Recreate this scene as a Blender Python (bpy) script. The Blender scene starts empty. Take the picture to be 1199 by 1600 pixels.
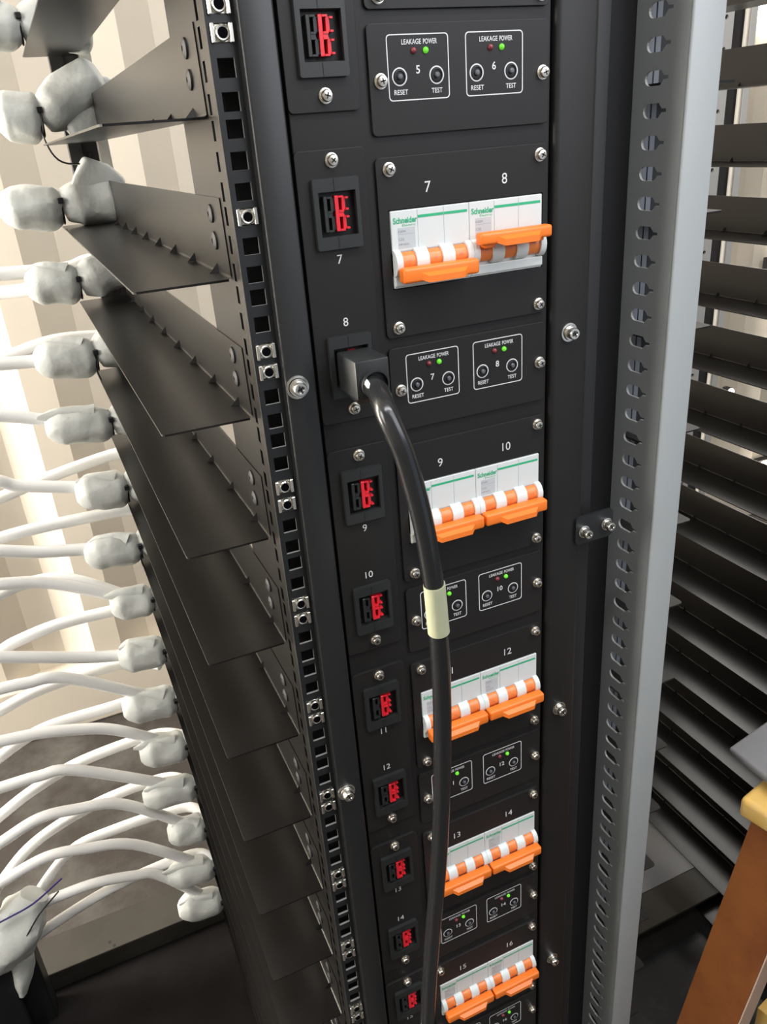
import bpy, bmesh, math, random
from mathutils import Vector, Matrix, noise
C = bpy.context.scene.collection
S = bpy.context.scene
PI = math.pi

# ------------------------------------------------------------------ camera, world, light, exposure
cam_d = bpy.data.cameras.new('camera')
cam = bpy.data.objects.new('camera', cam_d); C.objects.link(cam); S.camera = cam
cam_d.sensor_fit = 'VERTICAL'; cam_d.sensor_height = 24.0; cam_d.lens = 1247.06/1600*24.0
cam_d.clip_start = 0.01; cam_d.clip_end = 100
R_ = Vector((0.91003078, -0.40812651, -0.07264114)); U_ = Vector((0.23601394, 0.36603921, 0.90017372)); F_ = Vector((0.34079525, 0.83633011, -0.42943049))
cam.matrix_world = Matrix(((R_.x, U_.x, -F_.x, -0.20815467), (R_.y, U_.y, -F_.y, -0.46318179), (R_.z, U_.z, -F_.z, 1.04389854), (0, 0, 0, 1)))

W = bpy.data.worlds.new('world'); S.world = W; W.use_nodes = True
W.node_tree.nodes['Background'].inputs[0].default_value = (0.80, 0.88, 1.0, 1)
W.node_tree.nodes['Background'].inputs[1].default_value = 0.6

def area(name, loc, target, sx, sy, power, col):
    d = bpy.data.lights.new(name, 'AREA'); d.shape = 'RECTANGLE'; d.size = sx; d.size_y = sy; d.energy = power; d.color = col
    o = bpy.data.objects.new(name, d); C.objects.link(o); o.location = loc
    o.rotation_euler = (Vector(target)-Vector(loc)).to_track_quat('-Z', 'Y').to_euler()
    return o
# daylight through the open container door at the left end, tube lamps under the ceiling, plus an added aisle-end fill
area('door_daylight', (-2.3, 1.12, 1.1), (0.2, 1.42, 0.5), 0.5, 2.2, 150, (1.0, 0.93, 0.83))
area('aisle_end_fill', (-2.4, -0.25, 1.5), (-0.2, 0.6, 0.45), 0.8, 1.3, 42, (1.0, 0.97, 0.93))  # unseen fill, added to brighten the white cables and wraps from front left
area('aisle_tube_light', (0.15, -0.60, 2.10), (0.15, -0.3, 0.0), 1.6, 0.16, 17, (0.95, 0.97, 1.0))
area('side_door_daylight', (0.55, -0.93, 1.60), (0.3, 0.1, 1.1), 1.1, 0.8, 13, (0.92, 0.94, 1.0))
area('rear_tube_light', (0.5, 1.15, 2.2), (0.5, 1.0, 0.0), 2.6, 0.14, 9, (1.0, 0.96, 0.90))
S.view_settings.view_transform = 'Standard'
try: S.view_settings.look = 'None'
except Exception: pass
S.view_settings.gamma = 1.0; S.view_settings.use_curve_mapping = False
S.view_settings.exposure = 0.0

# ------------------------------------------------------------------ materials
def mat(name, col, rough=0.5, metal=0.0, bump=None, trans=0.0, sss=0.0, emit=None, estr=0.0, var=None, spec=0.5, coat=0.0):
    m = bpy.data.materials.new(name); m.use_nodes = True; nt = m.node_tree; b = nt.nodes['Principled BSDF']
    b.inputs['Base Color'].default_value = (*col, 1); b.inputs['Roughness'].default_value = rough; b.inputs['Metallic'].default_value = metal
    b.inputs['Specular IOR Level'].default_value = spec
    if coat: b.inputs['Coat Weight'].default_value = coat; b.inputs['Coat Roughness'].default_value = 0.1
    if trans: b.inputs['Transmission Weight'].default_value = trans
    if sss:
        b.inputs['Subsurface Weight'].default_value = sss; b.inputs['Subsurface Radius'].default_value = (0.02, 0.02, 0.02); b.inputs['Subsurface Scale'].default_value = 0.5
    if emit: b.inputs['Emission Color'].default_value = (*emit, 1); b.inputs['Emission Strength'].default_value = estr
    tc = nt.nodes.new('ShaderNodeTexCoord')
    if bump:
        n = nt.nodes.new('ShaderNodeTexNoise'); n.inputs['Scale'].default_value = bump[0]; n.inputs['Detail'].default_value = 3
        bp = nt.nodes.new('ShaderNodeBump'); bp.inputs['Strength'].default_value = bump[1]; bp.inputs['Distance'].default_value = bump[2]
        nt.links.new(tc.outputs['Object'], n.inputs['Vector']); nt.links.new(n.outputs['Fac'], bp.inputs['Height']); nt.links.new(bp.outputs['Normal'], b.inputs['Normal'])
    if var:
        n2 = nt.nodes.new('ShaderNodeTexNoise'); n2.inputs['Scale'].default_value = var[0]; n2.inputs['Detail'].default_value = 6; n2.inputs['Roughness'].default_value = 0.65
        r = nt.nodes.new('ShaderNodeValToRGB'); r.color_ramp.elements[0].position = var[2]; r.color_ramp.elements[1].position = var[3]
        r.color_ramp.elements[0].color = (*col, 1); r.color_ramp.elements[1].color = (*var[1], 1)
        nt.links.new(tc.outputs['Object'], n2.inputs['Vector']); nt.links.new(n2.outputs['Fac'], r.inputs['Fac']); nt.links.new(r.outputs['Color'], b.inputs['Base Color'])
    return m
M = {}
M['panel'] = mat('black powder coat', (0.013, 0.0122, 0.0118), 0.46, spec=0.32, bump=(2600, 0.12, 0.0002))
M['plate'] = mat('black plate paint', (0.0145, 0.0137, 0.0132), 0.43, spec=0.32, bump=(2600, 0.12, 0.0002))
M['cover'] = mat('satin black cover', (0.016, 0.0165, 0.017), 0.38)
M['rail'] = mat('black rail paint', (0.008, 0.0072, 0.0066), 0.31, spec=0.42, bump=(1800, 0.05, 0.0002))
M['strip'] = mat('black zinc strip', (0.012, 0.013, 0.014), 0.42)
M['bareedge'] = mat('bare punched edge', (0.30, 0.30, 0.29), 0.4)
M['paleedge'] = mat('pale punched edge', (0.55, 0.56, 0.54), 0.4)
M['hole'] = mat('thread hole', (0.004, 0.004, 0.005), 0.9, spec=0.0)
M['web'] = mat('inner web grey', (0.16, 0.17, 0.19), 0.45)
M['deep'] = mat('deep black', (0.008, 0.008, 0.009), 0.6)
M['plastic'] = mat('black moulded plastic', (0.018, 0.020, 0.020), 0.42)
M['red'] = mat('red connector plastic', (0.72, 0.02, 0.035), 0.35)
M['zinc'] = mat('bright zinc', (0.78, 0.76, 0.70), 0.25, 1.0)
M['nickel'] = mat('nickel screw', (0.80, 0.75, 0.66), 0.28, 1.0)
M['darkslot'] = mat('dark recess', (0.02, 0.018, 0.016), 0.6)
M['white'] = mat('white breaker plastic', (0.66, 0.70, 0.69), 0.35)
M['greyline'] = mat('grey moulding gap', (0.38, 0.42, 0.44), 0.5)
M['label'] = mat('pale label', (0.50, 0.54, 0.56), 0.4)
M['green'] = mat('green print', (0.03, 0.42, 0.20), 0.45)
M['greyink'] = mat('grey ink', (0.22, 0.24, 0.25), 0.5)
M['orange'] = mat('orange toggle plastic', (0.90, 0.20, 0.022), 0.38)
M['orange2'] = mat('orange barrel plastic', (0.80, 0.22, 0.05), 0.32)
M['ink'] = mat('white silkscreen', (0.72, 0.72, 0.72), 0.5)
M['ledred'] = mat('red led off', (0.20, 0.035, 0.045), 0.2)
M['ledgreen'] = mat('green led lit', (0.10, 0.45, 0.03), 0.25, emit=(0.16, 0.75, 0.03), estr=0.5)
M['button'] = mat('button grey', (0.10, 0.105, 0.12), 0.3)
M['cord'] = mat('black pvc cord', (0.014, 0.015, 0.016), 0.24, coat=0.2)
M['sleeve'] = mat('pale yellow label sleeve', (0.44, 0.46, 0.31), 0.45, bump=(90, 0.3, 0.002))
M['grey'] = mat('grey enamel', (0.34, 0.36, 0.36), 0.42)
M['foam'] = mat('translucent white foam', (0.62, 0.64, 0.61), 0.42, sss=0.35, bump=(60, 0.5, 0.004))
M['cable'] = mat('white cable jacket', (0.86, 0.86, 0.85), 0.35, sss=0.1)
M['tie'] = mat('black nylon tie', (0.01, 0.01, 0.012), 0.4)
M['violet'] = mat('blue nylon tie', (0.03, 0.02, 0.16), 0.4)
M['wall'] = mat('cream container paint', (0.76, 0.69, 0.58), 0.5, var=(3, (0.72, 0.66, 0.56), 0.4, 0.7))
M['darkwall'] = mat('dark grey equipment wall', (0.10, 0.10, 0.10), 0.5)
M['daylight'] = mat('bright window daylight', (0.9, 0.9, 0.9), 0.5, emit=(1.0, 0.97, 0.92), estr=6.5)
M['ceil'] = mat('ceiling paint', (0.60, 0.58, 0.54), 0.6)
M['floor'] = mat('worn container floor', (0.035, 0.029, 0.026), 0.5, bump=(25, 0.4, 0.003), var=(6, (0.10, 0.095, 0.088), 0.45, 0.72))
M['ledge'] = mat('dusty steel ledge', (0.028, 0.025, 0.020), 0.55, var=(9, (0.042, 0.038, 0.031), 0.4, 0.7))
M['base'] = mat('black base pan', (0.006, 0.005, 0.005), 0.8, spec=0.12, var=(7, (0.012, 0.011, 0.011), 0.45, 0.75))
M['bfloor'] = mat('dark painted floor', (0.012, 0.013, 0.015), 0.4, var=(11, (0.05, 0.055, 0.065), 0.5, 0.75))
M['pale'] = mat('pale steel', (0.52, 0.50, 0.46), 0.4)
M['wood'] = mat('orange brown wood', (0.26, 0.085, 0.018), 0.5, var=(9, (0.17, 0.045, 0.010), 0.4, 0.7))
M['yellow'] = mat('worn yellow wood', (0.74, 0.47, 0.13), 0.5, var=(22, (0.62, 0.50, 0.30), 0.45, 0.75))
M['litwood'] = mat('lit leg wood', (0.66, 0.47, 0.36), 0.55)
M['tray'] = mat('grey sheet', (0.19, 0.19, 0.20), 0.4)
M['lamp'] = mat('lamp and glint glow', (1, 0.9, 0.8), 0.5, emit=(1.0, 0.86, 0.70), estr=9)
M['redtape'] = mat('dark red tape', (0.28, 0.01, 0.03), 0.45)

# ------------------------------------------------------------------ helpers
def mk(bm, name, mats, parent=None, origin=(0, 0, 0), smooth=False, **props):
    if not isinstance(mats, (list, tuple)): mats = [mats]
    me = bpy.data.meshes.new(name)
    bmesh.ops.recalc_face_normals(bm, faces=bm.faces)
    if any(origin): bmesh.ops.translate(bm, verts=bm.verts, vec=-Vector(origin))
    bm.to_mesh(me); bm.free()
    for m in mats: me.materials.append(M[m])
    if smooth:
        for p in me.polygons: p.use_smooth = True
        try: me.set_sharp_from_angle(angle=math.radians(38))
        except Exception: pass
    o = bpy.data.objects.new(name, me); C.objects.link(o)
    if parent is not None: o.parent = parent
    for k, v in props.items(): o[k] = v
    return o
class Thing:
    def __init__(s, name, label, cat, loc=(0, 0, 0), group=None):
        s.o = bpy.data.objects.new(name, None); C.objects.link(s.o); s.o.location = loc; s.o.empty_display_size = 0.02
        s.o['label'] = label; s.o['category'] = cat; s.loc = loc
        if group: s.o['group'] = group
    def part(s, bm, name, mats, smooth=False, parent=None, **p):
        return mk(bm, name, mats, parent or s.o, s.loc, smooth, **p)
def tag(o, label, cat, group=None):
    o['label'] = label; o['category'] = cat
    if group: o['group'] = group
    return o
def dup(root, loc, label, group=None):
    r = root.copy(); C.objects.link(r); r.location = loc; r['label'] = label
    if group: r['group'] = group
    for ch in list(root.children):
        c = ch.copy(); C.objects.link(c); c.parent = r
        for g in list(ch.children):
            d = g.copy(); C.objects.link(d); d.parent = c
    return r
def nb(): return bmesh.new()
def box(bm, x0, x1, y0, y1, z0, z1, bev=0.0, seg=2, mi=0):
    vs = [bm.verts.new((x, y, z)) for x in (x0, x1) for y in (y0, y1) for z in (z0, z1)]
    fs = [(0, 1, 3, 2), (4, 6, 7, 5), (0, 4, 5, 1), (2, 3, 7, 6), (0, 2, 6, 4), (1, 5, 7, 3)]
    faces = [bm.faces.new([vs[i] for i in f]) for f in fs]
    for f in faces: f.material_index = mi
    if bev:
        r = bmesh.ops.bevel(bm, geom=list({e for f in faces for e in f.edges}), offset=bev, segments=seg, profile=0.5, affect='EDGES', clamp_overlap=True)
        for f in r['faces']: f.material_index = mi
    return vs
def hexa(bm, pts, mi=0):
    vs = [bm.verts.new(p) for p in pts]
    for f in [(0, 1, 2, 3), (7, 6, 5, 4), (0, 4, 5, 1), (1, 5, 6, 2), (2, 6, 7, 3), (3, 7, 4, 0)]:
        bm.faces.new([vs[i] for i in f]).material_index = mi
def rrect(x0, x1, z0, z1, r, n=4):
    out = []
    for cx, cz, a in ((x1-r, z1-r, 0), (x0+r, z1-r, 90), (x0+r, z0+r, 180), (x1-r, z0+r, 270)):
        for i in range(n+1):
            t = math.radians(a+90*i/n); out.append((cx+r*math.cos(t), cz+r*math.sin(t)))
    return out
def poly_plate(bm, outer, holes, a0, a1, axis='y', mi=0, hmi=None):
    """outline (u,v) with hole outlines, extruded along axis from a0 to a1"""
    P = {'y': lambda u, v, a: (u, a, v), 'x': lambda u, v, a: (a, u, v), 'z': lambda u, v, a: (u, v, a)}[axis]
    edges = []; allv = []
    for lp in [outer]+list(holes):
        vs = [bm.verts.new(P(u, v, a0)) for u, v in lp]; allv += vs
        edges += [bm.edges.new((vs[i], vs[(i+1) % len(vs)])) for i in range(len(vs))]
    r = bmesh.ops.triangle_fill(bm, use_beauty=True, use_dissolve=False, edges=edges)
    faces = [g for g in r['geom'] if isinstance(g, bmesh.types.BMFace)]
    for f in faces: f.material_index = mi
    e = bmesh.ops.extrude_face_region(bm, geom=faces)
    nv = [g for g in e['geom'] if isinstance(g, bmesh.types.BMVert)]
    d = Vector(P(0, 0, a1))-Vector(P(0, 0, a0))
    bmesh.ops.translate(bm, verts=nv, vec=d)
    for g in e['geom']:
        if isinstance(g, bmesh.types.BMFace): g.material_index = mi
    if hmi is not None:
        hv = set(tuple(round(c, 6) for c in P(u, v, a0)) for lp in holes for u, v in lp)
        for f in {f for v in nv for f in v.link_faces}:
            base = [v for v in f.verts if tuple(round(c, 6) for c in v.co) in hv]
            if len(f.verts) == 4 and len(base) == 2: f.material_index = hmi
def bevel_front(bm, y, off=.0005):
    bm.normal_update()
    es = [e for e in bm.edges if len(e.link_faces) == 2 and all(abs(v.co.y-y) < 1e-6 for v in e.verts) and abs(e.link_faces[0].normal.dot(e.link_faces[1].normal)) < .5]
    bmesh.ops.bevel(bm, geom=es, offset=off, segments=2, profile=.5, affect='EDGES', clamp_overlap=True)
def lathe(bm, prof, c, axis='y', n=20, mi=0, sgn=-1):
    """prof: list of (radius, height) ; height goes along sgn*axis from c"""
    c = Vector(c); rings = []
    ax = {'x': (Vector((0, 1, 0)), Vector((0, 0, 1)), Vector((1, 0, 0))), 'y': (Vector((1, 0, 0)), Vector((0, 0, 1)), Vector((0, 1, 0))), 'z': (Vector((1, 0, 0)), Vector((0, 1, 0)), Vector((0, 0, 1)))}[axis]
    for r, h in prof:
        if r < 1e-7: rings.append([bm.verts.new(c+ax[2]*h*sgn)])
        else: rings.append([bm.verts.new(c+ax[0]*r*math.cos(2*PI*i/n)+ax[1]*r*math.sin(2*PI*i/n)+ax[2]*h*sgn) for i in range(n)])
    for a, b in zip(rings, rings[1:]):
        for i in range(n):
            j = (i+1) % n
            if len(a) == 1 and len(b) == 1: continue
            if len(a) == 1: f = bm.faces.new((a[0], b[i], b[j]))
            elif len(b) == 1: f = bm.faces.new((a[i], a[j], b[0]))
            else: f = bm.faces.new((a[i], a[j], b[j], b[i]))
            f.material_index = mi
def cat(pts, sub=6):
    P = [Vector(p) for p in pts]; P = [P[0]*2-P[1]]+P+[P[-1]*2-P[-2]]; out = []
    for i in range(1, len(P)-2):
        for k in range(sub):
            t = k/sub; a, b, c, d = P[i-1], P[i], P[i+1], P[i+2]
            out.append(0.5*((2*b)+(c-a)*t+(2*a-5*b+4*c-d)*t*t+(3*b-a-3*c+d)*t**3))
    out.append(P[-2]); return out
def tube(bm, pts, rad, n=12, sub=6, mi=0, smooth=True, cap=True, lump=0.0, seed=0, flat=1.0):
    Q = cat(pts, sub) if smooth else [Vector(p) for p in pts]
    m = len(Q); rr = rad if callable(rad) else (lambda t: rad)
    up = Vector((0, 0, 1)); rings = []
    prev = None
    for i, p in enumerate(Q):
        t = (Q[min(i+1, m-1)]-Q[max(i-1, 0)]).normalized()
        s = t.cross(up) if prev is None else prev-t*prev.dot(t)
        if s.length < 1e-4: s = t.cross(Vector((1, 0, 0)))
        s.normalize(); prev = s; q = t.cross(s)
        r = rr(i/(m-1)); ring = []
        for k in range(n):
            a = 2*PI*k/n; d = s*math.cos(a)*flat+q*math.sin(a); e = r
            if lump: e = r*(1+lump*noise.noise(Vector((p.x*38+seed, d.y*1.6+p.z*30, d.z*1.6+seed*.7))))
            ring.append(bm.verts.new(p+d*e))
        rings.append(ring)
    for a, b in zip(rings, rings[1:]):
        for k in range(n):
            bm.faces.new((a[k], a[(k+1) % n], b[(k+1) % n], b[k])).material_index = mi
    if cap:
        for rg in (rings[0], rings[-1]): bm.faces.new(rg).material_index = mi
_tc = {}
def text(bm, s, cx, cz, y, h=None, w=None, bold=0.0, mi=0, thick=0.00012, shear=0.0):
    """raised lettering standing in the x-z plane at depth y, centred at (cx,cz), cap height h, width w"""
    key = (s, bold)
    if key not in _tc:
        cu = bpy.data.curves.new('t', 'FONT'); cu.body = s; cu.size = 1.0; cu.offset = bold; cu.resolution_u = 3
        ob = bpy.data.objects.new('t', cu); C.objects.link(ob)
        bpy.context.view_layer.update()
        me = bpy.data.meshes.new_from_object(ob.evaluated_get(bpy.context.evaluated_depsgraph_get()))
        V = [(v.co.x, v.co.y) for v in me.vertices]; Fc = [tuple(p.vertices) for p in me.polygons]
        bpy.data.objects.remove(ob); bpy.data.curves.remove(cu); bpy.data.meshes.remove(me)
        _tc[key] = (V, Fc)
    V, Fc = _tc[key]
    x0 = min(v[0] for v in V); x1 = max(v[0] for v in V); y0 = min(v[1] for v in V); y1 = max(v[1] for v in V)
    sy = h/(y1-y0) if h else w/(x1-x0); sx = w/(x1-x0) if w else sy
    vs = [bm.verts.new((cx+(a-(x0+x1)/2)*sx, y-thick, cz+(b-(y0+y1)/2)*sy)) for a, b in V]
    for f in Fc:
        try: bm.faces.new([vs[i] for i in f]).material_index = mi
        except ValueError: pass
def screw(bm, x, z, y=0.0, r=0.0036, mi=0, mo=1, washer=None):
    """pan head screw with washer on the plane y, facing -y; cross recess in the second material"""
    w = washer or r*1.12
    lathe(bm, [(0, 0), (w, 0), (w, r*.22), (r*.98, r*.26), (r*.98, r*.5), (r*.88, r*.5)], (x, y, z), n=20, mi=mi)
    lathe(bm, [(r*.88, r*.30), (r*.88, r*.85), (r*.76, r*1.08), (r*.45, r*1.16), (0, r*1.18)], (x, y, z), n=18, mi=mi)
    a = random.random()*1.5
    for k in range(2):
        ca, sa = math.cos(a+k*PI/2), math.sin(a+k*PI/2); L = r*.46; q = r*.11; yy = y-r*1.2
        p = [(L, q), (-L, q), (-L, -q), (L, -q)]
        vs = [bm.verts.new((x+u*ca-v*sa, yy, z+u*sa+v*ca)) for u, v in p]
        bm.faces.new(vs).material_index = mo
def bolt(bm, x, z, y, r, mi=0, mo=1, wr=None):
    """hexagon flange bolt with spring washer, facing -y"""
    wr = wr or r*1.7
    lathe(bm, [(0, 0), (wr, 0), (wr, .0008), (wr*.8, .0010)], (x, y, z), n=24, mi=mi)
    lathe(bm, [(wr*.75, .0008), (wr*.75, .0026), (r, .0026)], (x, y, z), n=20, mi=mi)
    lathe(bm, [(r*1.02, .0026), (r*1.02, .0066), (r*.9, .0074), (r*.55, .0074), (r*.45, .0066), (0, .0066)], (x, y, z), n=6 if r > .0045 else 18, mi=mi)
    for k in range(2):
        ca, sa = math.cos(.4+k*PI/2), math.sin(.4+k*PI/2); L = r*.6; q = r*.12; yy = y-.0076
        vs = [bm.verts.new((x+u*ca-v*sa, yy, z+u*sa+v*ca)) for u, v in [(L, q), (-L, q), (-L, -q), (L, -q)]]
        bm.faces.new(vs).material_index = mo

# ------------------------------------------------------------------ the container room
FZ = -0.30
def struct(bm, name, m, smooth=False):
    o = mk(bm, name, m, smooth=smooth); o['kind'] = 'structure'; return o
bm = nb(); box(bm, -2.6, 4.6, -0.97, 1.50, FZ-0.05, FZ); struct(bm, 'floor', 'floor')
bm = nb(); box(bm, -2.6, 4.6, -0.97, 1.50, 2.35, 2.40); struct(bm, 'ceiling', 'ceil')
def corrugated(y_out, y_in, x_start, x_end, z0, z1, thick):
    bm = nb(); per = .28; x = x_start; pts = []
    # dark slope, inner flat, bright slope, outer flat
    while x < x_end:
        pts += [(x, y_out), (x+.075, y_in), (x+.145, y_in), (x+.215, y_out)]; x += per
    prev = None
    for px, py in pts:
        a = bm.verts.new((px, py, z0)); b = bm.verts.new((px, py, z1)); c = bm.verts.new((px, py+thick, z0)); d = bm.verts.new((px, py+thick, z1))
        if prev:
            bm.faces.new((prev[0], a, b, prev[1])); bm.faces.new((prev[2], c, d, prev[3])); bm.faces.new((prev[1], b, d, prev[3]))
        prev = (a, b, c, d)
    return bm
struct(corrugated(1.425, 1.462, -.483-.28*8, 4.6, FZ+.16, 2.35, .01), 'wall_rear', 'wall')
bm = nb(); box(bm, -2.6, 4.6, 1.40, 1.50, FZ, FZ+.16, .006); struct(bm, 'baseboard_rear', 'wall')
bm = nb()
for a, b, c, d in ((-2.6, 0.2, FZ, 2.35), (1.3, 4.6, FZ, 2.35), (0.2, 1.3, FZ, FZ+.5), (0.2, 1.3, 2.0, 2.35)): box(bm, a, b, -0.99, -0.96, c, d)
struct(bm, 'wall_front', 'darkwall')
bm = nb(); box(bm, 1.45, 3.0, 1.415, 1.420, 1.24, 2.28); struct(bm, 'window_1', 'daylight')
bm = nb(); box(bm, 4.6, 4.65, -0.97, 1.50, FZ, 2.35); struct(bm, 'wall_right', 'wall')
bm = nb(); box(bm, -2.65, -2.6, -0.97, 0.35, FZ, 2.35); struct(bm, 'wall_left', 'wall')

# ------------------------------------------------------------------ power distribution cabinet frame
Z0, Z1 = -0.27, 1.42
cab = Thing('power_cabinet', 'tall black power distribution cabinet front carrying the breaker and socket panels', 'cabinet', (0.03, 0.01, Z0))
bm = nb(); box(bm, -.0555, .1145, .0020, .0036, Z0, Z1, .0006); cab.part(bm, 'front_panel', 'panel')
bm = nb(); box(bm, -.0775, -.0578, -.0008, .018, Z0, Z1, .0017, 3); cab.part(bm, 'side_cover', 'cover', True)
bm = nb(); box(bm, .1172, .1500, 0, .020, Z0, Z1, .0045, 4); cab.part(bm, 'corner_column', 'panel', True)
bm = nb(); box(bm, .1500, .1660, .010, .022, Z0, Z1, .002); cab.part(bm, 'recess_panel', 'deep', True)
bm = nb(); box(bm, .1640, .2282, .0620, .0650, Z0, Z1); box(bm, .1640, .1660, .020, .062, Z0, Z1); cab.part(bm, 'side_panel', 'deep')
bm = nb(); box(bm, .2245, .2270, .070, .42, Z0, Z1); cab.part(bm, 'side_wall', 'deep')
bm = nb(); box(bm, -.0832, -.0560, .0290, .0310, Z0, Z1); box(bm, -.0830, -.0815, .031, .102, Z0, Z1); cab.part(bm, 'hole_dark_backing', 'deep')  # black sheets added to make the square holes read dark
bm = nb(); box(bm, -.0575, .1170, .016, .018, Z0, Z1); cab.part(bm, 'light_block_plate', 'deep')  # unseen black plate added to block light behind the panel gaps
bm = nb(); box(bm, -.085, .23, -.02, .64, FZ, Z0, .003); cab.part(bm, 'plinth', 'base')
for x, z, wr in ((-.0722, .906, .0074), (-.0728, .573, .0074), (-.0722, .240, .0074), (-.0722, 1.239, .0074)):
    bm = nb(); bolt(bm, x+.0018, z-.0005, -.0008, .0042, wr=wr); cab.part(bm, 'bolt', ['zinc', 'darkslot'], True)
for x, z in ((.1322, 1.240), (.1322, .907), (.1322, .574), (.1322, .240)):
    bm = nb(); bolt(bm, x, z, 0, .0040, wr=.0066); cab.part(bm, 'bolt', ['zinc', 'darkslot'], True)
br = Thing('joining_bracket', 'small black joining bracket with two bolts beside the grey slotted upright', 'bracket', (.16, 0, .735))
bm = nb(); poly_plate(bm, rrect(.1425, .1785, .7345, .7590, .004), [], -.0022, 0.0); br.part(bm, 'plate', 'strip')
for x, z in ((.1503, .7452), (.1722, .7462)):
    bm = nb(); bolt(bm, x, z, -.0022, .0037, wr=.0052); br.part(bm, 'bolt', ['zinc', 'darkslot'], True)

# ------------------------------------------------------------------ square-hole mounting strip with cage nuts
UP = .04495
st = Thing('mounting_strip', 'black rack mounting strip with a column of square holes, left of the breaker cabinet', 'rack strip', (-.085, .01, Z0))
hz = []
for j in range(-7, 33):
    zb = 1.0958-UP*j
    for dz in (0, -.0159, -.0318): hz.append(zb+dz)
hz = [z for z in hz if Z0+.02 < z < Z1-.02]
bm = nb()
for i, z in enumerate(sorted(hz)):
    pass
hs = sorted(hz); cuts = [Z0]+[(a+b)/2 for a, b in zip(hs, hs[1:])]+[Z1]
for z, a, b in zip(hs, cuts, cuts[1:]):
    poly_plate(bm, [(-.0931, a), (-.0770, a), (-.0770, b), (-.0931, b)], [[(-.0897, z-.0047), (-.0803, z-.0047), (-.0803, z+.0047), (-.0897, z+.0047)]], .0070, .0088, hmi=1)
bmesh.ops.remove_doubles(bm, verts=bm.verts, dist=1e-5)
st.part(bm, 'strip_face', ['strip', 'bareedge'])
bm = nb()
for z, a, b in zip(hs, cuts, cuts[1:]):
    poly_plate(bm, [(.0088, a), (.104, a), (.104, b), (.0088, b)], [[(.0225, z-.0052), (.0280, z-.0052), (.0280, z+.0052), (.0225, z+.0052)]], -.0925, -.0910, axis='x')
st.part(bm, 'side_flange', 'rail')
# cage nuts: pairs every second unit, only the lower one of the second pair is fitted
def cage_nut(label):
    t = Thing('cage_nut', label, 'cage nut', (0, 0, 0), 'cage nuts clipped in the square holes')
    bm = nb()
    box(bm, -.0062, -.0040, -.0012, .0040, -.0046, .0046, .0004, 1)
    box(bm, .0036, .0060, -.0012, .0040, -.0046, .0046, .0004, 1)
    t.part(bm, 'spring_cage', 'zinc')
    bm = nb()
    lathe(bm, [(.0040, -.006), (.0040, .0006), (.0034, .0012), (.0024, .0010), (.0022, -.004), (0, -.004)], (0, .0, 0), n=20)
    box(bm, -.0042, .0042, .0016, .0050, -.0045, .0045, .0006, 1)
    t.part(bm, 'nut', 'zinc', True)
    bm = nb(); lathe(bm, [(0, .0), (.0026, .0)], (0, -.0014, 0), n=20); t.part(bm, 'thread_hole', 'hole')
    return t.o
ordn = ['topmost', 'second', 'third', 'fourth', 'fifth', 'sixth', 'seventh', 'eighth', 'ninth', 'tenth', 'eleventh', 'twelfth', 'thirteenth', 'fourteenth', 'fifteenth', 'sixteenth', 'seventeenth']
proto_nut = None
for j in range(0, 10):
    for up in (0, 1):
        if j == 1 and up: continue
        z = 1.0958-2*UP*j+(.0127 if up else 0)
        lab = 'bright cage nut in the mounting strip, %s of the %s pair from the top' % ('upper' if up else 'lower', ordn[j] if j else 'first')
        if j == 1: lab = 'bright cage nut standing alone in the mounting strip, second nut place from the top'
        if proto_nut is None: proto_nut = cage_nut(lab); proto_nut.location = (-.0850, .0065, z)
        else: dup(proto_nut, (-.0850, .0065, z), lab)

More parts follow.
